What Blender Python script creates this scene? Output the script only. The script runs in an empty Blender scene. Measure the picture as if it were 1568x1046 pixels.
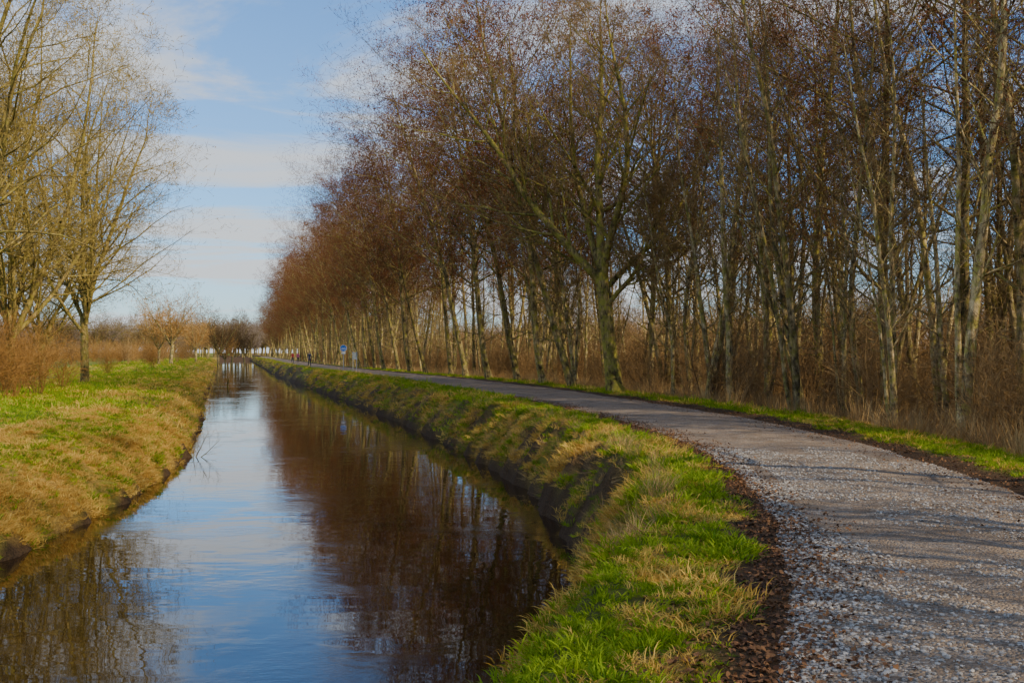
import bpy, math, random
import numpy as np
from mathutils import Vector
rng=np.random.default_rng(7); random.seed(7)
scene=bpy.context.scene
F=1742.0
# ------------------------------------------------------------ helpers
def curve(pts):
    xs=np.array([p[0] for p in pts],float); ys=np.array([p[1] for p in pts],float)
    m=np.gradient(ys,xs)
    def f(x):
        x=np.asarray(x,float)
        i=np.clip(np.searchsorted(xs,x)-1,0,len(xs)-2)
        h=xs[i+1]-xs[i]; t=(x-xs[i])/h; tc=np.clip(t,0,1)
        r=(2*tc**3-3*tc**2+1)*ys[i]+(tc**3-2*tc**2+tc)*h*m[i]+(-2*tc**3+3*tc**2)*ys[i+1]+(tc**3-tc**2)*h*m[i+1]
        r=r+np.where(t<0,(x-xs[0])*m[0],0)+np.where(t>1,(x-xs[-1])*m[-1],0)
        return r
    return f
WL=curve([(-60,-30),(-20,-17.5),(0,-10.8),(6,-9.2),(11,-8.2),(17.4,-7.8),(24.2,-8.2),(34.8,-10),(46.5,-12.8),(69.7,-18.9),(139,-36.6),(279,-72.5),(440,-114)])
WR=curve([(-60,-20),(-20,-8.6),(0,-2.7),(6,-1.1),(11,0.16),(13.9,0.72),(17.4,0.95),(23.2,0.7),(34.8,-1.3),(46.5,-3.9),(69.7,-9.6),(98,-17),(139,-27.8),(279,-62),(440,-101)])
PL=curve([(-60,-17),(-20,-5.2),(0,-0.2),(5.85,1.3),(8.2,1.95),(11.4,2.55),(18.5,3.2),(26.9,2.75),(37,1.2),(49.3,-1.3),(74,-7.2),(98,-14),(148,-27.3),(279,-59),(440,-98)])
PR=curve([(-60,-12.5),(-20,-0.9),(0,3.6),(5.85,4.9),(11.4,5.9),(18.5,6.5),(26.9,6.4),(37,5.1),(49.3,2.9),(74,-3.0),(98,-10),(148,-23.4),(279,-55),(440,-94)])
def sst(a,b,x):
    t=np.clip((x-a)/(b-a),0,1); return t*t*(3-2*t)
def vn(x,y,s=0.0):
    ix=np.floor(x); iy=np.floor(y); fx=x-ix; fy=y-iy
    fx=fx*fx*(3-2*fx); fy=fy*fy*(3-2*fy)
    def h(a,b):
        v=np.sin(a*127.1+b*311.7+s*74.7)*43758.5453
        return v-np.floor(v)
    return (h(ix,iy)*(1-fx)+h(ix+1,iy)*fx)*(1-fy)+(h(ix,iy+1)*(1-fx)+h(ix+1,iy+1)*fx)*fy
def wob(y,s): return (vn(y*.9,y*0+3.3,s)-.5)*.4+(vn(y*2.7,y*0+1.3,s+1)-.5)*.24
SHF=.46
def ground(x,y):
    x=np.asarray(x,float); y=np.asarray(y,float)
    wl,wr,pl,pr=WL(y),WR(y),PL(y),PR(y)
    sh=wr+(pl-wr)*SHF
    d=wl-x+wob(y,51)
    zl=np.interp(d,[-1.4,-0.5,0,0.2,0.8,1.7,3.0,6,12,40],[-2.4,-2.0,-1.55,-1.22,-0.86,-0.45,-0.28,-0.3,-0.42,-0.45])
    e=x-wr+wob(y,61)*.8
    t=e/np.maximum(sh-wr,0.2)
    zr=np.where(e<0,np.interp(e,[-1.4,-0.5,0],[-2.4,-2.0,-1.55]),np.interp(t,[0,0.12,0.45,0.8,1],[-1.55,-1.2,-0.66,-0.2,-0.03]))
    f=x-pr
    inpath=sst(0,0.25,x-pl)*sst(0,0.25,pr-x)
    zr=np.where(x>sh,0.0+0.02*sst(0,1,(x-sh)/np.maximum(pl-sh,0.1))-0.07*inpath,zr)
    zr=np.where(f>0,np.interp(f,[0,0.5,2,4,8,40],[0.02,0.04,-0.05,-0.28,-0.5,-0.55]),zr)
    z=np.where(x<(wl+wr)/2,zl,zr)
    c=1-sst(425,445,y)
    z=np.where(x<sh,(-0.2)*(1-c)+z*c,z)
    slope=np.maximum(.7*sst(-0.4,0.3,d)*(1-sst(2.0,5,d)), sst(-0.3,0.2,e)*(1-sst(0.7,1.2,t)))
    amp=0.07+0.24*slope
    amp=amp*(1-0.93*sst(-0.3,0.1,x-pl)*sst(-0.3,0.1,pr-x))
    n=(vn(x*1.1,y*0.9,1)-0.5)*1.0+(vn(x*3.1,y*2.7,2)-0.5)*0.55+(vn(x*7.3,y*6.9,3)-0.5)*0.4
    return z+n*amp
def mk_mesh(name,verts,quads=None,tris=None,mq=0,mt=0,smooth=False,mats=()):
    me=bpy.data.meshes.new(name)
    verts=np.asarray(verts,np.float32)
    quads=np.zeros((0,4),np.int32) if quads is None else np.asarray(quads,np.int32).reshape(-1,4)
    tris=np.zeros((0,3),np.int32) if tris is None else np.asarray(tris,np.int32).reshape(-1,3)
    nq,nt=len(quads),len(tris)
    me.vertices.add(len(verts)); me.vertices.foreach_set('co',verts.ravel())
    me.loops.add(nq*4+nt*3); me.loops.foreach_set('vertex_index',np.concatenate([quads.ravel(),tris.ravel()]).astype(np.int32))
    me.polygons.add(nq+nt)
    ls=np.concatenate([np.arange(nq)*4,nq*4+np.arange(nt)*3]).astype(np.int32)
    me.polygons.foreach_set('loop_start',ls)
    mi=np.concatenate([np.broadcast_to(mq,(nq,)),np.broadcast_to(mt,(nt,))]).astype(np.int32)
    for m in mats: me.materials.append(m)
    me.polygons.foreach_set('material_index',mi)
    if smooth: me.polygons.foreach_set('use_smooth',np.ones(nq+nt,bool))
    me.update(calc_edges=True); me.validate()
    return me
def add(name,me,loc=(0,0,0),rz=0,s=1.0,parent=None,rot=None):
    o=bpy.data.objects.new(name,me); o.location=loc
    o.rotation_euler=rot if rot else (0,0,rz); o.scale=(s,s,s) if not isinstance(s,tuple) else s
    if parent: o.parent=parent
    scene.collection.objects.link(o); return o
# ------------------------------------------------------------ materials
class NT:
    def __init__(s,name):
        s.m=bpy.data.materials.new(name); s.m.use_nodes=True; s.n=s.m.node_tree.nodes; s.l=s.m.node_tree.links
        s.b=s.n['Principled BSDF']
    def new(s,t,**k):
        n=s.n.new(t)
        for a,v in k.items(): setattr(n,a,v)
        return n
    def lk(s,a,b): s.l.new(a,b)
    def noise(s,vec,scale,detail=4,rough=0.6):
        n=s.new('ShaderNodeTexNoise'); n.inputs['Scale'].default_value=scale; n.inputs['Detail'].default_value=detail; n.inputs['Roughness'].default_value=rough
        if vec is not None: s.lk(vec,n.inputs['Vector'])
        return n.outputs['Fac']
    def ramp(s,fac,stops):
        r=s.new('ShaderNodeValToRGB'); e=r.color_ramp.elements
        while len(e)<len(stops): e.new(0.5)
        for i,(p,c) in enumerate(stops):
            e[i].position=p; e[i].color=(*c,1) if len(c)==3 else c
        s.lk(fac,r.inputs['Fac']); return r.outputs['Color']
    def mix(s,fac,a,b,bt='MIX'):
        m=s.new('ShaderNodeMix',data_type='RGBA',blend_type=bt)
        for v,i in ((fac,0),(a,6),(b,7)):
            if hasattr(v,'links'): s.lk(v,m.inputs[i])
            elif i==0: m.inputs[0].default_value=v
            else: m.inputs[i].default_value=(*v,1)
        return m.outputs[2]
    def bump(s,h,strength=0.5,dist=0.02):
        b=s.new('ShaderNodeBump'); b.inputs['Strength'].default_value=strength; b.inputs['Distance'].default_value=dist
        s.lk(h,b.inputs['Height']); s.lk(b.outputs[0],s.b.inputs['Normal'])
    def matte(s): s.b.inputs['Specular IOR Level'].default_value=0.15
def g3(v): return (v,v,v)
def bark(name,c1,c2,moss,mossamt=0.5):
    t=NT(name); co=t.new('ShaderNodeTexCoord').outputs['Object']
    mp=t.new('ShaderNodeMapping'); mp.inputs['Scale'].default_value=(1,1,0.3); t.lk(co,mp.inputs[0])
    n=t.noise(mp.outputs[0],11,7,0.75)
    c=t.ramp(n,[(0.38,c1),(0.62,c2)])
    mn=t.noise(co,3.2,7,0.75)
    mm=t.ramp(mn,[(0.58-mossamt*0.2,g3(0)),(0.66-mossamt*0.15,g3(0.85))])
    c=t.mix(mm,c,moss)
    dk=t.ramp(t.noise(co,1.7,5,0.7),[(0.36,g3(0.35)),(0.52,g3(1.1))])
    c=t.mix(1.0,c,dk,'MULTIPLY')
    oi=t.new('ShaderNodeObjectInfo').outputs['Random']
    br=t.ramp(oi,[(0,g3(0.65)),(1,g3(1.3))])
    c=t.mix(1.0,c,br,'MULTIPLY')
    t.lk(c,t.b.inputs['Base Color']); t.b.inputs['Roughness'].default_value=0.9; t.matte()
    t.bump(n,1.0,0.05); return t.m
def plain(name,c1,c2,rough=0.85,scale=3,trans=0.0):
    t=NT(name); oi=t.new('ShaderNodeObjectInfo').outputs['Random']
    co=t.new('ShaderNodeTexCoord').outputs['Object']
    n=t.noise(co,scale,2)
    a=t.new('ShaderNodeMath',operation='ADD'); t.lk(oi,a.inputs[0]); t.lk(n,a.inputs[1])
    h=t.new('ShaderNodeMath',operation='MULTIPLY'); t.lk(a.outputs[0],h.inputs[0]); h.inputs[1].default_value=0.5
    c=t.ramp(h.outputs[0],[(0.2,c1),(0.8,c2)])
    t.lk(c,t.b.inputs['Base Color']); t.b.inputs['Roughness'].default_value=rough; t.matte()
    if trans>0:
        tr=t.new('ShaderNodeBsdfTranslucent'); t.lk(c,tr.inputs[0])
        mx=t.new('ShaderNodeMixShader'); mx.inputs[0].default_value=trans
        t.lk(t.b.outputs[0],mx.inputs[1]); t.lk(tr.outputs[0],mx.inputs[2]); t.lk(mx.outputs[0],t.n['Material Output'].inputs[0])
    return t.m
M_alder=bark('alder_bark',(0.035,0.024,0.012),(0.52,0.37,0.16),(0.30,0.26,0.035),0.5)
M_thin=bark('wood_bark',(0.05,0.033,0.016),(0.72,0.52,0.25),(0.36,0.30,0.055),0.55)
M_oak=bark('mossy_bark',(0.035,0.024,0.012),(0.36,0.25,0.09),(0.24,0.21,0.03),0.7)
M_left=bark('ash_bark',(0.07,0.045,0.02),(0.56,0.40,0.13),(0.32,0.26,0.045),0.6)
M_redtwig=plain('alder_twig',(0.09,0.038,0.014),(0.25,0.115,0.042))
M_catkin=plain('alder_catkin',(0.10,0.03,0.010),(0.33,0.115,0.035))
M_twig=plain('twig',(0.10,0.058,0.022),(0.30,0.19,0.075))
M_ytwig=plain('yellow_twig',(0.20,0.14,0.035),(0.48,0.34,0.085))
M_bud=plain('bud',(0.28,0.19,0.04),(0.50,0.35,0.085))
M_shrub=plain('shrub_stem',(0.10,0.055,0.022),(0.42,0.25,0.095))
M_redshrub=plain('russet_shrub_stem',(0.20,0.095,0.025),(0.46,0.24,0.065))
M_green=plain('grass_blade',(0.085,0.18,0.006),(0.42,0.50,0.025),0.6,2,0.35)
M_dry=plain('dry_grass_blade',(0.48,0.26,0.04),(0.92,0.60,0.14),0.7,2,0.3)
M_weed=plain('dry_weed_stem',(0.22,0.12,0.045),(0.60,0.38,0.15),0.8,2)
M_leaf=plain('dead_leaf',(0.05,0.022,0.012),(0.30,0.14,0.055),0.7,3)
M_stone=plain('stone',(0.11,0.095,0.08),(0.58,0.51,0.43),0.8,3)
# ground
t=NT('ground'); geo=t.new('ShaderNodeNewGeometry').outputs['Position']
at=t.new('ShaderNodeAttribute',attribute_name='mask'); sp=t.new('ShaderNodeSeparateColor'); t.lk(at.outputs['Color'],sp.inputs[0])
n1=t.noise(geo,2.5,8,0.7); n2=t.noise(geo,30,5,0.7)
green=t.ramp(n1,[(0.3,(0.05,0.09,0.006)),(0.7,(0.20,0.26,0.016))])
dry=t.ramp(n2,[(0.3,(0.20,0.115,0.025)),(0.7,(0.58,0.36,0.09))])
dirt=t.ramp(n2,[(0.3,(0.025,0.015,0.008)),(0.7,(0.15,0.085,0.04))])
c=t.mix(sp.outputs[1],green,dry); c=t.mix(sp.outputs[2],c,dirt)
t.lk(c,t.b.inputs['Base Color']); t.b.inputs['Roughness'].default_value=0.95; t.matte(); t.bump(n2,1.0,0.05); M_ground=t.m
# path
t=NT('gravel'); geo=t.new('ShaderNodeNewGeometry').outputs['Position']
vo=t.new('ShaderNodeTexVoronoi'); vo.inputs['Scale'].default_value=45; t.lk(geo,vo.inputs['Vector'])
n1=t.noise(geo,70,5,0.8); n2=t.noise(geo,1.1,7,0.72); n3=t.noise(geo,5,7,0.8)
st=t.ramp(vo.outputs['Color'],[(0.1,(0.11,0.085,0.062)),(0.55,(0.31,0.245,0.185)),(0.95,(0.62,0.52,0.42))])
sand=t.ramp(n1,[(0.34,(0.17,0.105,0.06)),(0.66,(0.54,0.375,0.235))])
m=t.ramp(n3,[(0.44,g3(0.1)),(0.58,g3(0.9))])
c=t.mix(m,sand,st)
c=t.mix(1.0,c,t.ramp(n2,[(0.34,g3(0.55)),(0.64,g3(1.12))]),'MULTIPLY')
t.lk(c,t.b.inputs['Base Color']); t.b.inputs['Roughness'].default_value=0.9; t.matte()
inv=t.new('ShaderNodeMath',operation='SUBTRACT'); inv.inputs[0].default_value=1; t.lk(vo.outputs['Distance'],inv.inputs[1])
ad=t.new('ShaderNodeMath',operation='ADD'); t.lk(inv.outputs[0],ad.inputs[0]); t.lk(n3,ad.inputs[1])
t.bump(ad.outputs[0],1.0,0.024); M_path=t.m
# water
t=NT('water'); geo=t.new('ShaderNodeNewGeometry').outputs['Position']
mp=t.new('ShaderNodeMapping'); mp.inputs['Scale'].default_value=(1,1.8,1); mp.inputs['Rotation'].default_value=(0,0,-0.1); t.lk(geo,mp.inputs[0])
n1=t.noise(mp.outputs[0],0.8,2,0.45); n2=t.noise(mp.outputs[0],5,4,0.6); n3=t.noise(geo,0.33,4,0.6)
mask=t.ramp(n3,[(0.54,g3(0.02)),(0.62,g3(1))])
mu=t.new('ShaderNodeMath',operation='MULTIPLY'); t.lk(n2,mu.inputs[0]); t.lk(mask,mu.inputs[1])
m2=t.new('ShaderNodeMath',operation='MULTIPLY'); t.lk(mu.outputs[0],m2.inputs[0]); m2.inputs[1].default_value=0.8
ad=t.new('ShaderNodeMath',operation='ADD'); t.lk(n1,ad.inputs[0]); t.lk(m2.outputs[0],ad.inputs[1])
t.b.inputs['Base Color'].default_value=(0.026,0.011,0.003,1); t.b.inputs['Roughness'].default_value=0.015; t.b.inputs['IOR'].default_value=1.45
t.bump(ad.outputs[0],0.14,0.03); M_water=t.m
# ------------------------------------------------------------ terrain
rows=np.concatenate([np.arange(-60,0,2.5),np.arange(0,4,0.5),np.arange(4,30,0.14),np.arange(30,60,0.3),np.arange(60,120,0.8),np.arange(120,460,4),np.geomspace(460,6000,25)])
Ld=np.array([4000,2000,1000,500,300,200,140,100,75,58,46,38,32,27,23,20,17.5,15,13,11.5,10,9,8,7.2,6.5,5.8,5.2,4.6,4.1,3.6,3.2,2.8,2.5,2.2,1.95,1.7,1.5,1.3,1.15,1,.87,.75,.62,.5,.38,.26,.14,.04,-.1,-.25,-.5,-1.2])
Rf=np.array([.1,.25,.4,.6,.8,1,1.3,1.6,2,2.5,3,3.5,4,5,6,7,8,10,12,15,18,22,27,33,40,50,65,85,110,150,200,300,500,1000,2000,4000])
X=[]
for y in rows:
    wl,wr,pl,pr=float(WL(y)),float(WR(y)),float(PL(y)),float(PR(y)); sh=wr+(pl-wr)*SHF
    X.append(np.concatenate([wl-Ld,[(wl+wr)/2],wr+np.array([-1.2,-.5,-.25,-.1]),np.linspace(wr,sh,18),np.linspace(sh,pl,14)[1:],np.linspace(pl,pr,12)[1:],pr+Rf]))
X=np.array(X); Y=np.repeat(rows[:,None],X.shape[1],1); Z=ground(X,Y)
nr,nc=X.shape; idx=np.arange(nr*nc).reshape(nr,nc)
quads=np.stack([idx[:-1,:-1],idx[:-1,1:],idx[1:,1:],idx[1:,:-1]],-1).reshape(-1,4)
me=mk_mesh('ground',np.stack([X,Y,Z],-1).reshape(-1,3),quads,smooth=True,mats=[M_ground])
def masks(x,y):
    wl,wr,pl,pr=WL(y),WR(y),PL(y),PR(y); sh=wr+(pl-wr)*SHF; d=wl-x; e=x-wr; f=x-pr
    n=vn(x*.8,y*.6,11)*0.5+vn(x*2.5,y*2.1,12)*0.5
    dry=np.where(d>0, np.clip(1.0*(1-sst(1.2,2.5,d))*(1-.75*sst(.42,.6,n))+0.6*sst(0.52,0.68,n)*(1-0.3*sst(15,40,d))+.55*sst(2,3,d)*(1-sst(4,5,d))*sst(.4,.62,n),0,1),0)
    dry=np.where((e>0)&(f<0),np.clip(0.4*(1-sst(0.6,1.1,e/np.maximum(sh-wr,.2)))+0.65*sst(0.48,0.66,n),0,1),dry)
    dry=np.where(f>=0,np.clip(sst(0.5,0.7,n)*0.4+sst(1.8,3.2,f),0,1),dry)
    dirt=np.where(d>-2,1-sst(0.02,0.2,d),0)
    dirt=np.where((e>-9)&(d<-1),1-sst(0.0,0.4,e),dirt)
    wv=(vn(x*1.9,y*1.9,19)-.5)*.7
    dirt=np.maximum(dirt,np.where((x>pl-0.9)&(f<0.9),np.clip(1.1*sst(0.6,0.15,np.abs(x-pl)+wv*.6)+sst(0,0.2,x-pl)*sst(0,0.2,-f)+1.0*sst(0.9,0.25,np.abs(f)+wv*.6),0,1),0))
    n2=vn(x*1.7,y*1.3,15)*.6+vn(x*4.1,y*3.7,16)*.4
    te=e/np.maximum(sh-wr,.2)
    dirt=np.maximum(dirt,np.where((e>0)&(f<0),(.55+.4*(1-sst(.5,1.1,te)))*sst(.40,.60,n2),0))
    dirt=np.maximum(dirt,0.65*sst(2.5,5,f)*(1-sst(35,70,f)))
    return dry,dirt,n
dr,di,_=masks(X.ravel(),Y.ravel())
ca=me.color_attributes.new('mask','FLOAT_COLOR','POINT')
ca.data.foreach_set('color',np.stack([1-dr,dr,di,np.ones_like(dr)],-1).astype(np.float32).ravel())
add('ground',me)
# path
prow=rows[(rows<460)]
tt=np.linspace(0,1,22)
PX=[]
for y in prow:
    pl,pr=float(PL(y))-0.18,float(PR(y))+0.18
    PX.append(pl+(pr-pl)*tt)
PX=np.array(PX); PY=np.repeat(prow[:,None],22,1)
prof=np.interp(tt,[0,0.04,0.1,0.25,0.5,0.75,0.9,0.96,1],[-0.07,-0.01,0.02,0.018,0.05,0.018,0.02,-0.01,-0.07])
def pn(x,y): return (vn(x*1.2,y*0.7,31)-.5)*0.04+(vn(x*5,y*5,32)-.5)*0.018
PZ=prof[None,:]+pn(PX,PY)
idx=np.arange(PX.size).reshape(PX.shape)
quads=np.stack([idx[:-1,:-1],idx[:-1,1:],idx[1:,1:],idx[1:,:-1]],-1).reshape(-1,4)
add('gravel_path',mk_mesh('gravel_path',np.stack([PX,PY,PZ],-1).reshape(-1,3),quads,smooth=True,mats=[M_path]))
def path_z(x,y):
    pl,pr=PL(y)-0.18,PR(y)+0.18
    return np.interp((x-pl)/(pr-pl),tt,prof)+pn(x,y)
# water
wrow=rows[rows<450]; a=WL(wrow)-0.7; b=WR(wrow)+0.5
V=np.stack([np.stack([a,wrow,np.full_like(a,-1.5)],-1),np.stack([b,wrow,np.full_like(a,-1.5)],-1)],1).reshape(-1,3)
i=np.arange(len(wrow)-1)*2
add('canal_water',mk_mesh('canal_water',V,np.stack([i,i+1,i+3,i+2],-1),mats=[M_water]))
# ------------------------------------------------------------ trees
def norm(v): return v/np.maximum(np.linalg.norm(v,axis=-1,keepdims=True),1e-9)
class Tree:
    def __init__(s,seed): s.r=np.random.default_rng(seed); s.V=[];s.Q=[];s.T=[];s.mq=[];s.mt=[];s.n=0
    def grow(s,P,D,L,R,n,wob,trop,tip=0.15,k=4,mat=0,pw=0.9):
        M=len(P); pts=[P]; dirs=[norm(D)]; p=P; d=norm(D)
        for i in range(n):
            d=norm(d+s.r.normal(0,wob,(M,3))+np.array([0,0,trop])); p=p+d*(L/n)[:,None]; pts.append(p); dirs.append(d)
        u=np.linspace(0,1,n+1)
        rad=R[:,None]*((1-u)**pw*(1-tip)+tip)[None]
        pts=np.stack(pts,1); dirs=np.stack(dirs,1)
        if k: s.tube(pts,rad,dirs,k,mat)
        return dict(p=pts,d=dirs,r=rad,L=L,n=n)
    def tube(s,pts,rad,dirs,k,mat):
        M,n1,_=pts.shape; md=norm(dirs.mean(1))
        ref=np.where(np.abs(md[:,2:3])>0.8,np.array([[1.,0,0]]),np.array([[0,0,1.]]))
        u=norm(np.cross(dirs,ref[:,None,:])); v=np.cross(dirs,u)
        a=np.arange(k)/k*2*np.pi
        ring=pts[:,:,None,:]+rad[:,:,None,None]*(np.cos(a)[None,None,:,None]*u[:,:,None,:]+np.sin(a)[None,None,:,None]*v[:,:,None,:])
        base=s.n+np.arange(M*n1*k).reshape(M,n1,k); nx=np.roll(base,-1,2)
        q=np.stack([base[:,:-1],nx[:,:-1],nx[:,1:],base[:,1:]],-1).reshape(-1,4)
        s.V.append(ring.reshape(-1,3)); s.Q.append(q); s.mq.append(np.full(len(q),mat)); s.n+=M*n1*k
    def spawn(s,b,c,t0,t1,a0,a1,lf,rr,lj=0.3):
        M=len(b['p']); n=b['n']
        t=t0+(t1-t0)*((np.arange(c)[None]+s.r.random((M,c)))/c); t=np.clip(t,0,0.999)
        x=t*n; i=x.astype(int); f=(x-i)[...,None]; m=np.arange(M)[:,None]
        P=b['p'][m,i]*(1-f)+b['p'][m,i+1]*f; D=b['d'][m,np.minimum(i+1,n)]
        R=b['r'][m,i]*(1-f[...,0])+b['r'][m,i+1]*f[...,0]
        az=s.r.random((M,1))*6.28+np.arange(c)[None]*2.4+s.r.normal(0,0.4,(M,c))
        ref=np.where(np.abs(D[...,2:3])>0.8,np.array([1.,0,0]),np.array([0,0,1.]))
        u=norm(np.cross(D,ref)); v=np.cross(D,u)
        pp=np.cos(az)[...,None]*u+np.sin(az)[...,None]*v
        an=np.radians(a0+(a1-a0)*s.r.random((M,c)))[...,None]
        CD=np.cos(an)*D+np.sin(an)*pp
        Ln=lf(t)*(b['L'][:,None])*(1+lj*(s.r.random((M,c))*2-1))
        return P.reshape(-1,3),CD.reshape(-1,3),Ln.ravel(),(R*rr).ravel()
    def ribbons(s,P,D,L,w,mat=1):
        M=len(P); D=norm(D); side=norm(np.cross(D,s.r.normal(0,1,(M,3))))
        mid=P+D*(L*0.5)[:,None]; D2=norm(D+s.r.normal(0,0.25,(M,3))+[0,0,0.1]); end=mid+D2*(L*0.5)[:,None]
        W=(side*w*0.5)
        v=np.stack([P-W,P+W,mid+W*0.75,mid-W*0.75,end],1)
        b=s.n+np.arange(M)*5
        s.V.append(v.reshape(-1,3)); q=np.stack([b,b+1,b+2,b+3],-1); tr=np.stack([b+3,b+2,b+4],-1)
        s.Q.append(q); s.T.append(tr); s.mq.append(np.full(M,mat)); s.mt.append(np.full(M,mat)); s.n+=M*5
        return mid,end,D2
    def bits(s,P,w,l,mat=2,hang=0.8):
        M=len(P); d=norm(s.r.normal(0,1,(M,3))*np.array([1,1,.6])+[0,0,-hang*1.2]); sd=norm(np.cross(d,s.r.normal(0,1,(M,3))))
        ll=(l*(0.6+0.8*s.r.random(M)))[:,None]; W=sd*w/2
        v=np.stack([P,P+d*ll*.5+W,P+d*ll,P+d*ll*.5-W],1); b=s.n+np.arange(M)*4
        s.V.append(v.reshape(-1,3)); s.Q.append(np.stack([b,b+1,b+2,b+3],-1)); s.mq.append(np.full(M,mat)); s.n+=M*4
    def mesh(s,name,mats):
        V=np.concatenate(s.V); Q=np.concatenate(s.Q); T=np.concatenate(s.T) if s.T else None
        return mk_mesh(name,V,Q,T,np.concatenate(s.mq),np.concatenate(s.mt) if s.mt else 0,smooth=True,mats=mats)
def A(*v): return np.array([v],float)
def twigs(T,b3,c4,l4,w,ncat,cw,cl,trop=0.1):
    P,D,L,R=T.spawn(b3,c4,0.15,1,25,60,lambda t:np.ones_like(t),0.5)
    L=l4*(0.6+0.8*T.r.random(len(P)))
    mid,end,d=T.ribbons(P,D+[0,0,trop],L,w)
    if ncat:
        sel=T.r.random(len(P))
        T.bits(end[sel<ncat],cw,cl)
        if ncat>0.3: T.bits(mid[sel>1-ncat],cw,cl)
def alder(seed,H=16,r=0.17,t0=0.34,crown=3.6,ncat=1.0,c1=40,c3=6,c4=3,lean=0.03,tw=0.015,cs=1.0):
    T=Tree(seed); a=T.r.random()*6.28
    D=A(math.cos(a)*lean,math.sin(a)*lean,1)
    tr=T.grow(A(0,0,-0.15),D,np.array([H]),np.array([r]),14,0.045,0.05,0.12,k=8)
    T.grow(A(0,0,-0.2),A(0,0,1),np.array([0.9]),np.array([r*1.45]),3,0.0,0,0.4,k=8,pw=0.6)
    cf=crown/H
    def lf(t):
        u=(t-t0)/(1-t0); return cf*(0.72+0.5*np.sin(np.clip(u,0,1)*np.pi))
    b1=T.grow(*T.spawn(tr,c1,t0,0.985,38,72,lf,0.42,0.35),6,0.13,0.07,0.12,k=5)
    T.grow(*T.spawn(tr,9,0.1,t0,55,85,lambda t:0.07*np.ones_like(t),0.22,0.6),3,0.12,0.0,0.2,k=3)
    b2=T.grow(*T.spawn(b1,8,0.18,1,30,60,lambda t:0.48*(1-0.55*t),0.55),4,0.14,0.04,0.2,k=3)
    b3=T.grow(*T.spawn(b2,c3,0.15,1,30,60,lambda t:0.52*(1-0.4*t),0.6),2,0.16,0.03,0.35,k=3,mat=1)
    twigs(T,b3,c4,0.38,tw,ncat,0.05*cs,0.12*cs)
    return T.mesh('alder_tree',[M_alder,M_redtwig,M_catkin])
ALD=[alder(1,16.5,.16,.33,5.0,1.0,c4=4,cs=.85),alder(2,17,.18,.28,5.2,1.0,c4=4,cs=.85),alder(3,16,.15,.38,4.8,.9,c4=4,cs=.9),alder(4,17,.17,.3,5.0,.45,cs=.7),alder(5,16.5,.18,.24,5.6,.5,c1=46,c4=4,cs=.6,tw=.012)]
def thin(seed):
    T=Tree(seed); H=14; a=T.r.random()*6.28
    tr=T.grow(A(0,0,-0.15),A(math.cos(a)*.08,math.sin(a)*.08,1),np.array([H]),np.array([0.13]),12,0.05,0.05,0.12,k=6)
    if seed%2:
        a+=2; T2=T.grow(A(0.1,0,-0.1),A(math.cos(a)*.2,math.sin(a)*.2,1),np.array([H*.8]),np.array([0.08]),10,0.05,0.04,0.12,k=5)
        T.grow(*T.spawn(T2,14,0.3,1,30,60,lambda t:0.16*(1.2-t),0.4),4,0.1,0.1,0.2,k=3)
    b1=T.grow(*T.spawn(tr,24,0.2,0.98,35,65,lambda t:0.18*(1.25-t),0.38,0.4),5,0.12,0.08,0.15,k=3)
    b2=T.grow(*T.spawn(b1,7,0.15,1,30,60,lambda t:0.5*(1-0.5*t),0.5),3,0.14,0.05,0.2,k=3)
    b3=T.grow(*T.spawn(b2,5,0.2,1,30,55,lambda t:0.5*np.ones_like(t),0.6),1,0.12,0.06,0.4,k=3,mat=1)
    twigs(T,b3,2,0.35,0.014,0,0,0)
    return T.mesh('woodland_tree',[M_thin,M_twig])
THIN=[thin(s) for s in (11,12,13,14)]
def big_tree():
    T=Tree(21)
    tp=np.array([[0.15,0,-0.3],[0.05,0,0.3],[-0.1,0,1.5],[-0.25,0,2.8],[-0.35,0.05,4.0],[-0.5,0.05,4.9]])
    td=norm(np.gradient(tp,axis=0)); T.tube(tp[None],np.array([[.52,.36,.30,.28,.29,.27]]),td[None],12,0)
    S=np.array([[-0.5,.05,4.6],[-0.5,0,4.8],[-0.4,0,4.7],[-0.3,0.1,4.2],[-0.35,0,3.4],[-0.5,0,5.0],[-.45,0,4.4]])
    Dd=np.array([[-.75,-.1,.75],[-.18,.25,1],[.22,-.3,1],[.75,.1,.72],[.8,-.25,.5],[-.45,.5,.9],[-.6,.5,.55]])
    L=np.array([12.5,12.5,11.5,8,5.5,12,8]); R=np.array([.18,.20,.17,.13,.11,.15,.10])
    b0=T.grow(S,Dd,L,R,10,0.11,0.13,0.1,k=7)
    b1=T.grow(*T.spawn(b0,18,0.12,0.99,30,65,lambda t:0.42*(1.15-0.8*t),0.5,0.35),6,0.13,0.08,0.12,k=5)
    b2=T.grow(*T.spawn(b1,9,0.15,1,30,55,lambda t:0.45*(1-0.4*t),0.5),4,0.14,0.05,0.2,k=4)
    b3=T.grow(*T.spawn(b2,7,0.15,1,30,60,lambda t:0.5*(1-0.3*t),0.6),2,0.15,0.04,0.35,k=3,mat=1)
    twigs(T,b3,4,0.34,0.015,0.2,0.03,0.05)
    return T.mesh('old_tree',[M_oak,M_twig,M_catkin])
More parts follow.
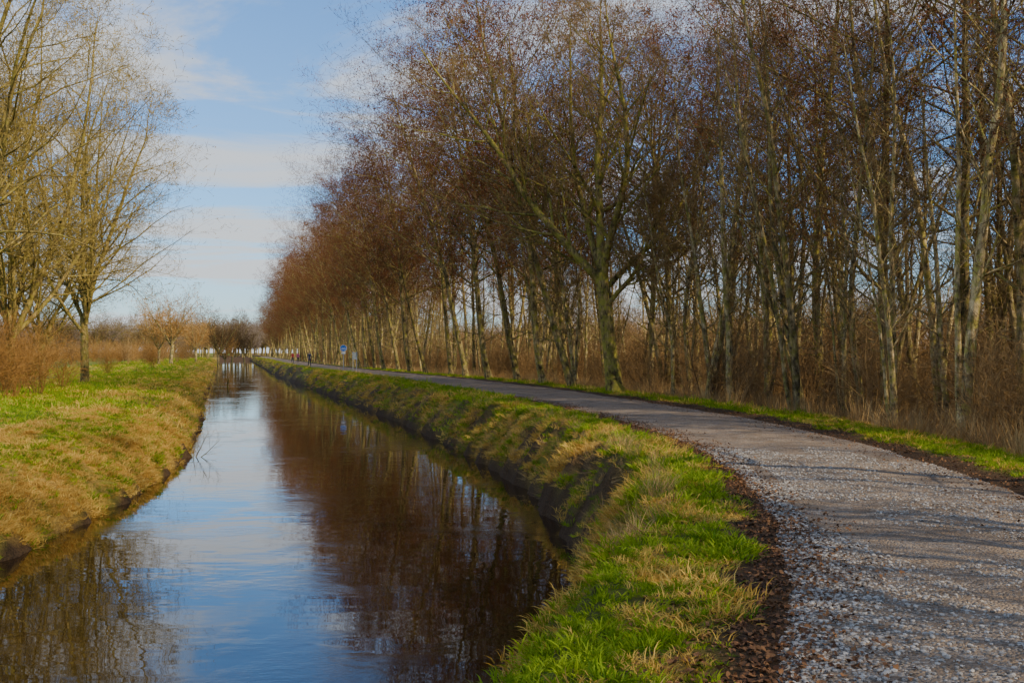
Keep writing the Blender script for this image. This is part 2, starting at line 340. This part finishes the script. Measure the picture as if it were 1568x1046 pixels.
def left_tree(seed,H=21,r=0.28,fork=4.0):
    T=Tree(seed)
    st=T.grow(A(0,0,-0.3),A(0.02,0,1),np.array([fork+0.5]),np.array([r]),5,0.03,0.03,0.75,k=9)
    k=8; a=np.arange(k)*6.28/k+T.r.random(k)*.6; sp=np.array([.10,.5,.75,.45,.85,.4,.8,.3])
    S=np.stack([np.zeros(k),np.zeros(k),fork*(0.65+0.4*T.r.random(k))],-1)+[0.05,0,0]
    Dd=np.stack([np.cos(a)*sp,np.sin(a)*sp,np.ones(k)],-1)
    b0=T.grow(S,Dd,(H-fork)*(0.7+0.3*T.r.random(k)),r*(0.42+0.2*T.r.random(k)),10,0.09,0.05,0.08,k=6)
    b1=T.grow(*T.spawn(b0,17,0.06,0.99,30,65,lambda t:0.36*(1.2-0.7*t),0.5,0.4),6,0.14,0.04,0.12,k=4)
    b2=T.grow(*T.spawn(b1,9,0.15,1,30,55,lambda t:0.45*(1-0.4*t),0.5),4,0.14,0.04,0.2,k=3)
    b3=T.grow(*T.spawn(b2,6,0.15,1,30,60,lambda t:0.5*(1-0.3*t),0.6),2,0.15,0.05,0.35,k=3,mat=1)
    twigs(T,b3,3,0.42,0.019,0.4,0.045,0.07)
    return T.mesh('ash_tree',[M_left,M_ytwig,M_bud])
def shrub(seed,mats,n=14,h=3.2,spread=0.45,r=0.018):
    T=Tree(seed); a=T.r.random(n)*6.28; q=T.r.random(n)
    P=np.stack([np.cos(a)*q*.3,np.sin(a)*q*.3,np.full(n,-.1)],-1); D=np.stack([np.cos(a)*spread*q,np.sin(a)*spread*q,np.ones(n)],-1)
    b1=T.grow(P,D,h*(0.6+0.5*T.r.random(n)),r*(0.6+0.8*T.r.random(n)),5,0.12,0.02,0.2,k=3)
    b2=T.grow(*T.spawn(b1,8,0.15,1,25,60,lambda t:0.40*(1.1-0.6*t),0.55),2,0.13,0.04,0.3,k=3)
    P,D,L,R=T.spawn(b2,6,0.1,1,20,50,lambda t:0.5*np.ones_like(t),0.5)
    mid,end,d=T.ribbons(P,D,L,0.013,0)
    return T.mesh('shrub',mats)
OAK=big_tree()
LT=[left_tree(31),left_tree(32,19,0.24,3.0)]
SH=[shrub(s,[M_shrub]) for s in (41,42,43)]
RSH=[shrub(s,[M_redshrub],26,3.0,0.6,0.013) for s in (51,52)]
def distant(seed,mats,H=12):
    T=Tree(seed); T.grow(A(0,0,-.2),A(0,0,1),np.array([3.2]),np.array([.3]),3,.03,0,.8,k=6)
    k=9; a=np.arange(k)*6.28/k
    b0=T.grow(np.tile([0,0,2.8],(k,1)),np.stack([np.cos(a)*.7,np.sin(a)*.7,np.ones(k)],-1),(H-3)*(0.8+.3*T.r.random(k)),np.full(k,.12),7,.08,.03,.1,k=4)
    b1=T.grow(*T.spawn(b0,12,.1,1,30,60,lambda t:.38*(1.1-.6*t),.5),4,.1,.04,.2,k=3,mat=1)
    b2=T.grow(*T.spawn(b1,9,.1,1,30,60,lambda t:.45*(1.1-.5*t),.6),2,.12,.04,.3,k=3,mat=1)
    P,D,L,R=T.spawn(b2,3,.2,1,20,50,lambda t:.5*np.ones_like(t),.5); T.ribbons(P,D,L,.055,1)
    return T.mesh('distant_tree',mats)
M_otwig=plain('willow_twig',(0.34,0.17,0.045),(0.60,0.34,0.10))
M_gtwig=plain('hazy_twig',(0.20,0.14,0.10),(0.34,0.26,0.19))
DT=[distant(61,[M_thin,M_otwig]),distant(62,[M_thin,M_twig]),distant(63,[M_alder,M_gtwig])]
# ------------------------------------------------------------ scatter through geometry nodes
def scatter(name,meshes,x,y,z,s,idx=None,rot=None):
    N=len(x); col=bpy.data.collections.new(name+'_parts')
    for i,m in enumerate(meshes):
        o=bpy.data.objects.new('%s_part_%02d'%(name,i),m); col.objects.link(o)
    if idx is None: idx=rng.integers(0,len(meshes),N)
    if rot is None: rot=np.stack([rng.normal(0,.06,N),rng.normal(0,.06,N),rng.random(N)*6.283],-1)
    me=bpy.data.meshes.new(name); me.vertices.add(N); me.vertices.foreach_set('co',np.stack([x,y,z],-1).astype(np.float32).ravel())
    a=me.attributes.new('rot','FLOAT_VECTOR','POINT'); a.data.foreach_set('vector',rot.astype(np.float32).ravel())
    a=me.attributes.new('scl','FLOAT','POINT'); a.data.foreach_set('value',np.asarray(s,np.float32))
    a=me.attributes.new('idx','INT','POINT'); a.data.foreach_set('value',np.asarray(idx,np.int32))
    ng=bpy.data.node_groups.new(name,'GeometryNodeTree')
    ng.interface.new_socket('Geometry',in_out='INPUT',socket_type='NodeSocketGeometry'); ng.interface.new_socket('Geometry',in_out='OUTPUT',socket_type='NodeSocketGeometry')
    n=ng.nodes; l=ng.links
    gi=n.new('NodeGroupInput'); go=n.new('NodeGroupOutput'); ip=n.new('GeometryNodeInstanceOnPoints'); ci=n.new('GeometryNodeCollectionInfo')
    ci.inputs['Collection'].default_value=col; ci.inputs['Separate Children'].default_value=True; ci.inputs['Reset Children'].default_value=True
    def na(nm,dt):
        q=n.new('GeometryNodeInputNamedAttribute'); q.data_type=dt; q.inputs['Name'].default_value=nm; return q.outputs['Attribute']
    e=n.new('FunctionNodeEulerToRotation')
    l.new(gi.outputs[0],ip.inputs['Points']); l.new(ci.outputs[0],ip.inputs['Instance']); ip.inputs['Pick Instance'].default_value=True
    l.new(na('idx','INT'),ip.inputs['Instance Index']); l.new(na('rot','FLOAT_VECTOR'),e.inputs[0]); l.new(e.outputs[0],ip.inputs['Rotation'])
    l.new(na('scl','FLOAT'),ip.inputs['Scale']); l.new(ip.outputs[0],go.inputs[0])
    o=add(name,me); md=o.modifiers.new('scatter','NODES'); md.node_group=ng
    return o
# ------------------------------------------------------------ place trees
def put(name,me,x,y,rz,s,rot=None):
    z=float(ground(np.array([x]),np.array([y]))[0])
    return add(name,me,(x,y,z),rz,s,rot=rot)
R_=random.random; Gs=random.gauss
put('old_tree',OAK,4.35,49,0,1.05)
UV=[(1022,52,1.0),(1112,55,.95),(1178,44,1.05),(1258,41,1.0),(1300,49,.95),(1360,36,1.05),(1405,43,.95),(1472,32,1.05),(1540,37,1.0),(1590,28,1.0),(985,62,1.1),(1070,64,1.05),(1215,54,1.0)]
k=0
for u,y,s in UV:
    put('alder_tree',ALD[(4,3,0,4,3)[k%5]],(u-784)/F*y,y,0,s,rot=(Gs(0,.035),-0.07+Gs(0,.04),R_()*6.28)); k+=1
for x,y in [(8.5,13.6),(12.5,21.0)]:
    put('alder_tree',ALD[4],x,y,0,1.0,rot=(0,-.08,1.3+2*R_())); k+=1
for x,y,s in [(9.2,2.6,.82),(9.7,6.4,.8),(8.9,-1.0,.8),(13.2,4.6,.85)]:
    put('alder_tree',ALD[3],x,y,0,s,rot=(Gs(0,.03),-.04,R_()*6.28))
for x,y,s in [(8.3,8.4,.72),(10.6,4.4,.8),(11.5,1.2,.85),(12.6,9.5,.85),(14.5,1.5,.9),(13.5,-2.5,.9),(8.2,.8,.75),(10.0,-4.5,.85)]:
    put('slender_tree',THIN[k%4],x,y,0,s,rot=(Gs(0,.04),-.04,R_()*6.28)); k+=1
y=54.5
while y<400:
    near=1-min(1,max(0,(y-70)/70))
    x=float(PR(y))+0.7+R_()*0.8
    put('alder_tree',ALD[k%4 if R_()<.4 else k%3],x,y,0,0.98+.17*R_()+.12*near,rot=(Gs(0,.03),-.12-.06*near+Gs(0,.03),R_()*.5 if near>0 else R_()*6.28)); k+=1
    if R_()<.85:
        put('alder_tree',ALD[k%3],x+2.5+R_()*2.5,y+R_()*3,0,0.85+.25*R_(),rot=(Gs(0,.03),-.04+Gs(0,.03),R_()*6.28)); k+=1
    y+=4.6+y*0.014+R_()*1.5
# woodland
N=370; y=12+330*rng.random(N)**1.6; f=2.6+17*rng.random(N)**1.3
keep=(y>24)|(f>9); y=y[keep]; f=f[keep]; x=PR(y)+f
scatter('woodland',THIN,x,y,ground(x,y),0.6+.5*rng.random(len(x)),rot=np.stack([rng.normal(0,.09,len(x)),rng.normal(-.02,.09,len(x)),rng.random(len(x))*6.28],-1))
N=660; y=16+280*rng.random(N)**1.7; f=2.8+18*rng.random(N)**1.1; x=PR(y)+f
scatter('undergrowth_shrubs',SH,x,y,ground(x,y),0.45+.8*rng.random(N),rot=np.stack([rng.normal(0,.15,N),rng.normal(0,.15,N),rng.random(N)*6.28],-1))
N=420; y=30+330*rng.random(N)**1.3; f=24+26*rng.random(N); x=PR(y)+f
scatter('thicket',SH,x,y,ground(x,y),1.5+1.1*rng.random(N))
N=140; y=100+420*rng.random(N); f=60+50*rng.random(N); x=PR(y)+f
scatter('distant_thicket',SH,x,y,ground(x,y),2.6+1.4*rng.random(N))
# left
put('ash_tree',LT[0],-28.9,77,0.5,1.1)
put('ash_tree',LT[1],-26,59,2.0,1.2)
put('ash_tree',LT[1],-38,92,4.0,1.0)
put('ash_tree',LT[0],-23,47,1.0,1.12)
for u,y,h in [(20,50,1.2),(60,55,1.1),(-20,47,1.3),(5,58,1.2),(95,66,1.0),(40,64,1.2),(-60,50,1.4)]:
    put('russet_shrub',RSH[int(y)%2],(u-784)/F*y,y,R_()*6,h)
for u,y,h in [(165,110,1.0),(235,150,1.1),(30,85,1.3),(-10,90,1.4)]:
    put('russet_shrub',RSH[int(y)%2],(u-784)/F*y,y,R_()*6,h)
for u,y,i,s in [(262,190,0,1.12),(243,196,0,.9),(300,230,0,.8),(335,260,1,1.2),(355,300,1,1.15),(375,330,1,1.1),(300,330,1,1.1),(318,350,1,1.1),(345,280,0,.8)]:
    put('willow_tree' if i==0 else 'field_tree',DT[i],(u-784)/F*y,y,R_()*6,s)
N=340; y=440+340*rng.random(N); u=-250+860*rng.random(N); x=(u-784)/F*y
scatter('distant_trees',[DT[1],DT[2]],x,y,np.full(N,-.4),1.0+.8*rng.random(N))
N=200; y=200+235*rng.random(N); x=WL(y)-6-60*rng.random(N)
scatter('distant_shrubs',RSH+SH,x,y,np.full(N,-.4),.9+1.0*rng.random(N))
# ------------------------------------------------------------ grass
def tuft(seed,n,h,w,spread,bend,mat,rad=0.08):
    r=np.random.default_rng(seed); a=r.random(n)*6.28; q=r.random(n)**.5*rad
    P=np.stack([np.cos(a)*q,np.sin(a)*q,np.full(n,-.02)],-1); a2=a+r.normal(0,.8,n); L=h*(.5+.7*r.random(n)); sp=spread*r.random(n)
    out=np.stack([np.cos(a2),np.sin(a2),np.zeros(n)],-1); up=np.array([0,0,1.])
    d1=norm(up+out*sp[:,None]); d2=norm(up*(1-bend)+out*(sp+bend)[:,None]); d3=norm(up*(1-2.1*bend)+out*(sp+2*bend)[:,None])
    p1=P+d1*(L*.4)[:,None]; p2=p1+d2*(L*.35)[:,None]; p3=p2+d3*(L*.25)[:,None]
    sd=norm(np.cross(d1,r.normal(0,1,(n,3))))*w/2
    v=np.stack([P-sd,P+sd,p1+sd*.9,p1-sd*.9,p2+sd*.6,p2-sd*.6,p3],1); b=np.arange(n)*7
    Q=np.concatenate([np.stack([b,b+1,b+2,b+3],-1),np.stack([b+3,b+2,b+4,b+5],-1)]); T=np.stack([b+5,b+4,b+6],-1)
    return mk_mesh('tuft',v.reshape(-1,3),Q,T,mats=[mat],smooth=True)
GR=[tuft(i,42,.075,.007,1.2,.4,M_green) for i in range(3)]
DG=[tuft(i+5,36,.085,.0055,1.6,.5,M_dry,.1) for i in range(3)]
GRf=[tuft(i+10,26,.13,.016,1.1,.3,M_green,.22) for i in range(2)]
DGf=[tuft(i+15,26,.16,.014,1.4,.45,M_dry,.22) for i in range(2)]
def region(n,y0,y1,fa,fb,py=1.0):
    y=y0+(y1-y0)*rng.random(n)**py; a=fa(y); b=fb(y); return a+(b-a)*rng.random(n),y
GX=[]
def grass(n,y0,y1,fa,fb,far,s0,s1,py=1.0,drop=0.72):
    x,y=region(n,y0,y1,fa,fb,py); dr,di,nn=masks(x,y)
    z=ground(x,y); k=(rng.random(n)>di*drop*1.4)&(z>-1.52); x,y,z,dr=x[k],y[k],z[k],dr[k]
    isdry=rng.random(len(x))<(0.06+0.86*dr)
    base=(6 if far else 0); ng=2 if far else 3
    idx=np.where(isdry,base+ng+rng.integers(0,ng,len(x)),base+rng.integers(0,ng,len(x)))
    GX.append((x,y,z,(s0+(s1-s0)*rng.random(len(x))**2)*(.5+1.0*vn(x*2.2,y*2.2,88)),idx))
grass(10000,3.5,16,lambda y:WR(y)-.1,lambda y:PL(y)+.1,False,.55,1.7)
grass(11000,14,40,lambda y:WR(y)-.1,lambda y:PL(y)+.1,False,.9,2.0)
grass(7000,38,110,lambda y:WR(y)-.1,lambda y:PL(y),True,.9,1.4)
grass(2500,100,400,lambda y:WR(y)+.1,lambda y:PL(y),True,1.2,1.8)
grass(8000,9,34,lambda y:PR(y)-.1,lambda y:PR(y)+3,False,.7,1.5)
grass(7000,30,120,lambda y:PR(y),lambda y:PR(y)+3.5,True,.8,1.3)
grass(18000,14,40,lambda y:WL(y)-4.0,lambda y:WL(y)+.15,False,.8,1.9)
grass(10000,14,60,lambda y:WL(y)-22,lambda y:WL(y)-3.5,True,.7,1.2)
grass(9000,38,120,lambda y:WL(y)-12,lambda y:WL(y)+.1,True,1.0,1.6)
grass(6000,100,420,lambda y:WL(y)-20,lambda y:WL(y)-.1,True,1.6,2.6)
gx=[np.concatenate([g[i] for g in GX]) for i in range(5)]
ng_=len(gx[0])
scatter('grass',GR+DG+GRf+DGf,gx[0],gx[1],gx[2],gx[3],gx[4],rot=np.stack([rng.normal(0,.25,ng_),rng.normal(0,.25,ng_),rng.random(ng_)*6.28],-1))
WD=[tuft(i+30,26,.85,.012,.5,.12,M_weed,.25) for i in range(3)]
x,y=region(3800,9,130,lambda y:PR(y)+2.1,lambda y:PR(y)+8,1.7); scatter('dry_weeds',WD,x,y,ground(x,y),.25+.75*rng.random(len(x))**1.7,rot=np.stack([rng.normal(0,.25,len(x)),rng.normal(0,.25,len(x)),rng.random(len(x))*6],-1))
x,y=region(520,10,60,lambda y:WR(y)+.0,lambda y:WR(y)+1.3,1.2); scatter('dry_bank_reeds',WD,x,y,ground(x,y),.15+.3*rng.random(len(x)),rot=np.stack([rng.normal(0,.7,len(x)),-.5+rng.normal(0,.5,len(x)),rng.random(len(x))*6],-1))
# leaves
def leafm(seed):
    r=np.random.default_rng(seed); c=r.normal(0,.012,6)
    v=np.array([[-.035,0,.004],[-.012,.022,.008+c[0]],[.02,.018,.006+c[1]],[.04,0,.012],[.02,-.018,.01+c[2]],[-.012,-.022,.004+c[3]],[0,0,0.002]])
    return mk_mesh('leaf',v,None,[[6,0,5],[6,1,0],[6,2,1],[6,3,2],[6,4,3],[6,5,4]],mats=[M_leaf])
LV=[leafm(i) for i in range(3)]
n=26000; y=4+40*rng.random(n)**1.3; side=rng.random(n)<.65
x=np.where(side,PL(y)+rng.normal(-.08,.32,n)+(vn(y*.8,y*0,71)-.5)*.3,PR(y)+rng.normal(.4,.55,n)); inp=(x>PL(y)-.15)&(x<PR(y)+.15)
z=np.maximum(ground(x,y),np.where(inp,path_z(x,y),-9))+.01
scatter('fallen_leaves',LV,x,y,z,.25+.45*rng.random(n),rot=np.stack([rng.normal(0,.35,n),rng.normal(0,.35,n),rng.random(n)*6.28],-1))
def stone(seed):
    import bmesh
    bm=bmesh.new(); bmesh.ops.create_icosphere(bm,subdivisions=1,radius=1); r=random.Random(seed)
    for v in bm.verts: v.co*=0.75+.5*r.random(); v.co.z*=.6
    me=bpy.data.meshes.new('stone'); bm.to_mesh(me); bm.free(); me.materials.append(M_stone); return me
n=34000; y=4+16*rng.random(n)**1.3; w=rng.random(n)
t_=np.where(rng.random(n)<.4,np.abs(rng.normal(0,.14,n)),w); x=PL(y)-.05+(PR(y)-PL(y))*t_
kk=(vn(x*1.5,y*.8,77)>.35)|(t_<.12); x,y=x[kk],y[kk]; n=len(x)
scatter('gravel',[stone(i) for i in range(4)],x,y,path_z(x,y)+.003,.005+.015*rng.random(n)**2.3)
# branch stuck in the water by the left bank
T=Tree(71); b=T.grow(np.tile([0,0,-.3],(3,1)),np.array([[.3,.1,.6],[.8,-.2,.35],[.1,.1,1]]),np.array([1.5,1.7,1.1]),np.array([.03,.025,.02]),6,.12,.05,.2,k=5)
b=T.grow(*T.spawn(b,6,.25,1,30,60,lambda t:.4*np.ones_like(t),.5),3,.15,.05,.3,k=3); P,D,L,R=T.spawn(b,3,.2,1,30,60,lambda t:.5*np.ones_like(t),.5); T.ribbons(P,D,L,.008,0)
add('fallen_branch',T.mesh('fallen_branch',[M_oak,M_twig]),(-9.8,35.0,-1.45),.0,.7)
T=Tree(72); b=T.grow(A(0,0,-.6),A(.15,0,1),np.array([1.3]),np.array([.08]),4,.05,0,.8,k=7)
add('mooring_post',T.mesh('mooring_post',[M_oak]),(-26.5,106,-1.5))
# ------------------------------------------------------------ signs
def flat(name,c,rough=.5,metal=0):
    t=NT(name); co=t.new('ShaderNodeTexCoord').outputs['Object']; n=t.noise(co,6,4)
    t.lk(t.mix(n,tuple(v*.85 for v in c),c),t.b.inputs['Base Color']); t.b.inputs['Roughness'].default_value=rough; t.b.inputs['Metallic'].default_value=metal; return t.m
M_blue=flat('sign_blue',(0.01,0.12,0.5)); M_white=flat('sign_white',(.7,.7,.7)); M_metal=flat('galvanised_steel',(.42,.43,.44),.4,.6); M_greyp=flat('board_print',(.3,.33,.33))
def prim(name,kind,mat,parent,loc,rot=(0,0,0),**k):
    import bmesh
    bm=bmesh.new()
    if kind=='cyl': bmesh.ops.create_cone(bm,cap_ends=True,segments=28,radius1=k['r'],radius2=k['r'],depth=k['h'])
    else:
        bmesh.ops.create_cube(bm,size=1)
        for v in bm.verts: v.co.x*=k['s'][0]; v.co.y*=k['s'][1]; v.co.z*=k['s'][2]
        bmesh.ops.bevel(bm,geom=bm.edges[:],offset=min(k['s'])*.25,segments=2,affect='EDGES')
    me=bpy.data.meshes.new(name); bm.to_mesh(me); bm.free(); me.materials.append(mat); return add(name,me,loc,parent=parent,rot=rot)
def ringm(R,r):
    a=np.arange(20)/20*6.283; b=np.arange(6)/6*6.283
    v=np.stack([(R+r*np.cos(b)[None])*np.cos(a)[:,None],(r*.5*np.sin(b))[None]*np.ones((20,1)),(R+r*np.cos(b)[None])*np.sin(a)[:,None]],-1).reshape(-1,3)
    i=np.arange(120).reshape(20,6); q=np.stack([i,np.roll(i,-1,0),np.roll(np.roll(i,-1,0),-1,1),np.roll(i,-1,1)],-1).reshape(-1,4)
    return v,q
def emp(name,x,y,rz=0):
    e=bpy.data.objects.new(name,None); e.location=(x,y,float(ground(np.array([x]),np.array([y]))[0])); e.rotation_euler=(0,0,rz); scene.collection.objects.link(e); return e
y=104.; x=(526-784)/F*y; S=emp('cycle_path_sign',x,y,.1)
prim('post','cyl',M_metal,S,(0,0.03,1.2),r=.035,h=2.5); prim('sign_disc','cyl',M_blue,S,(0,-.02,2.15),(math.pi/2,0,0),r=.29,h=.02)
v,q=ringm(.29,.015); o=add('sign_rim',mk_mesh('sign_rim',v,q,mats=[M_white]),(0,-.025,2.15),parent=S)
for dx in (-.12,.12):
    v,q=ringm(.075,.012); add('wheel_symbol',mk_mesh('wheel_symbol',v,q,mats=[M_white]),(dx,-.036,2.10),parent=S)
prim('frame_symbol','box',M_white,S,(-.04,-.036,2.15),(0,.7,0),s=(.15,.01,.018)); prim('frame_symbol_b','box',M_white,S,(.06,-.036,2.16),(0,-.9,0),s=(.15,.01,.018))
prim('plate','box',M_white,S,(0,-.02,1.72),s=(.36,.02,.18))
x=(541-784)/F*y; S=emp('information_board',x,y+1,.1)
prim('post_1','cyl',M_metal,S,(-.16,0.03,.9),r=.03,h=1.9); prim('post_2','cyl',M_metal,S,(.16,.03,.9),r=.03,h=1.9)
prim('panel','box',M_metal,S,(0,-.02,1.45),s=(.46,.03,.65)); prim('picture','box',M_greyp,S,(0,-.04,1.47),s=(.38,.008,.5))
# ------------------------------------------------------------ people
def person(name,x,y,rz,ctop,cleg,s=1.0,step=.22):
    V=[];E=[];R=[]
    def ch(pts,start=None):
        prev=start
        for (p,r) in pts:
            V.append(p); R.append(r); i=len(V)-1
            if prev is not None: E.append((prev,i))
            prev=i
        return prev
    ch([((0,0,.95),(.15,.11))]); ch([((0,.01,1.12),(.14,.10)),((0,.0,1.32),(.17,.11)),((0,0,1.43),(.12,.09)),((0,0,1.50),(.055,.055)),((0,-.01,1.58),(.075,.09)),((0,-.01,1.68),(.078,.095)),((0,0,1.75),(.05,.06))],0)
    for sx,ph in ((-1,1),(1,-1)):
        w=ch([((sx*.18,0,1.42),(.06,.06)),((sx*.24,ph*.05,1.16),(.045,.045)),((sx*.25,ph*-.1,.93),(.032,.032)),((sx*.25,ph*-.13,.85),(.038,.02))],3)
        for j in range(4): ch([((sx*.25,ph*-.13-.03+.018*j,.80),(.009,.009)),((sx*.245,ph*-.13-.03+.018*j,.755+.008*abs(j-1.5)),(.008,.008))],w)
        ch([((sx*.235,ph*-.13-.05,.83),(.01,.01)),((sx*.235,ph*-.13-.06,.80),(.008,.008))],w)
        ch([((sx*.095,0,.88),(.09,.095)),((sx*.10,-ph*step*.6-.03,.49),(.06,.065)),((sx*.10,-ph*step+.05,.09),(.042,.045)),((sx*.11,-ph*step-.1,.04),(.045,.035))],0)
    me=bpy.data.meshes.new(name); me.from_pydata([tuple(v) for v in V],E,[]); o=bpy.data.objects.new(name,me); scene.collection.objects.link(o)
    m=o.modifiers.new('s','SKIN')
    for i,r in enumerate(R): me.skin_vertices[0].data[i].radius=r
    me.skin_vertices[0].data[0].use_root=True
    o.modifiers.new('ss','SUBSURF').levels=2
    dg=bpy.context.evaluated_depsgraph_get(); m2=bpy.data.meshes.new_from_object(o.evaluated_get(dg)); bpy.data.objects.remove(o)
    for mm in (flat(name+'_jacket',ctop,.8),flat(name+'_trousers',cleg,.8),flat('skin',(.5,.3,.2),.6),flat('hair',(.08,.05,.03),.8)): m2.materials.append(mm)
    for p in m2.polygons:
        c=p.center; p.use_smooth=True
        if c.z>1.66 or (c.z>1.53 and c.y>.02): p.material_index=3
        elif c.z>1.48 or (abs(c.x)>.2 and c.z<.9): p.material_index=2
        elif c.z<.92: p.material_index=1
    return add(name,m2,(x,y,.05),rz,s)
person('walking_man',(474-784)/F*138,138,0,(.04,.05,.10),(.03,.03,.05))
person('walking_woman',float(PL(185))+.9,185,0,(.85,.05,.06),(.04,.04,.07),.97)
person('walking_person',float(PL(187))+1.9,187,0,(.60,.10,.22),(.05,.04,.05),.97)
# ------------------------------------------------------------ light & sky
el=math.radians(30); az=math.radians(124)
S=Vector((math.sin(az)*math.cos(el),math.cos(az)*math.cos(el),math.sin(el)))
sun=bpy.data.lights.new('sun','SUN'); sun.energy=5.0; sun.angle=math.radians(.5); sun.color=(1,.88,.64)
so=bpy.data.objects.new('sun',sun); so.rotation_euler=S.to_track_quat('Z','Y').to_euler(); so.location=(30,-30,40); scene.collection.objects.link(so)
w=bpy.data.worlds.new('World'); scene.world=w; w.use_nodes=True; n=w.node_tree.nodes; l=w.node_tree.links
bg=n['Background']; sk=n.new('ShaderNodeTexSky'); sk.sky_type='NISHITA'; sk.sun_disc=False; sk.sun_elevation=el; sk.sun_rotation=az; sk.air_density=1.0; sk.dust_density=0.3
tc=n.new('ShaderNodeTexCoord'); sx=n.new('ShaderNodeSeparateXYZ'); l.new(tc.outputs['Generated'],sx.inputs[0])
def ma(op,a,b):
    m=n.new('ShaderNodeMath'); m.operation=op
    for i,v in enumerate((a,b)):
        if hasattr(v,'links'): l.new(v,m.inputs[i])
        else: m.inputs[i].default_value=v
    return m.outputs[0]
zz=ma('ADD',ma('MAXIMUM',sx.outputs[2],0),.12)
cx=n.new('ShaderNodeCombineXYZ'); l.new(ma('DIVIDE',sx.outputs[0],zz),cx.inputs[0]); l.new(ma('MULTIPLY',ma('DIVIDE',sx.outputs[1],zz),1.6),cx.inputs[1])
nz=n.new('ShaderNodeTexNoise'); nz.inputs['Scale'].default_value=.75; nz.inputs['Detail'].default_value=9; nz.inputs['Roughness'].default_value=.6; nz.inputs['Distortion'].default_value=.6; l.new(cx.outputs[0],nz.inputs['Vector'])
rp=n.new('ShaderNodeValToRGB'); rp.color_ramp.elements[0].position=.44; rp.color_ramp.elements[1].position=.60; rp.color_ramp.interpolation='EASE'; l.new(nz.outputs['Fac'],rp.inputs['Fac'])
hz=n.new('ShaderNodeMapRange'); hz.inputs[1].default_value=.0; hz.inputs[2].default_value=.12; hz.inputs[3].default_value=.5; hz.inputs[4].default_value=0; l.new(sx.outputs[2],hz.inputs[0])
fac=ma('MINIMUM',ma('ADD',ma('MULTIPLY',rp.outputs[0],.92),hz.outputs[0]),.95)
gm=n.new('ShaderNodeMix'); gm.data_type='RGBA'; gm.blend_type='MULTIPLY'; gm.inputs[0].default_value=1; l.new(sk.outputs[0],gm.inputs[6]); gm.inputs[7].default_value=(0.72,1.2,1.8,1)
mx=n.new('ShaderNodeMix'); mx.data_type='RGBA'; l.new(fac,mx.inputs[0]); l.new(gm.outputs[2],mx.inputs[6]); mx.inputs[7].default_value=(7.2,7.5,7.8,1)
l.new(mx.outputs[2],bg.inputs[0]); bg.inputs[1].default_value=.135
# ------------------------------------------------------------ camera
cd=bpy.data.cameras.new('camera'); cd.lens=40; cd.sensor_width=36; cd.clip_end=9000
co=bpy.data.objects.new('camera',cd); co.location=(0,0,1.7); co.rotation_euler=(math.radians(90.56),0,0); scene.collection.objects.link(co); scene.camera=co
print('tree faces',[len(m.polygons) for m in ALD+THIN+[OAK]+LT+SH+RSH+DT])
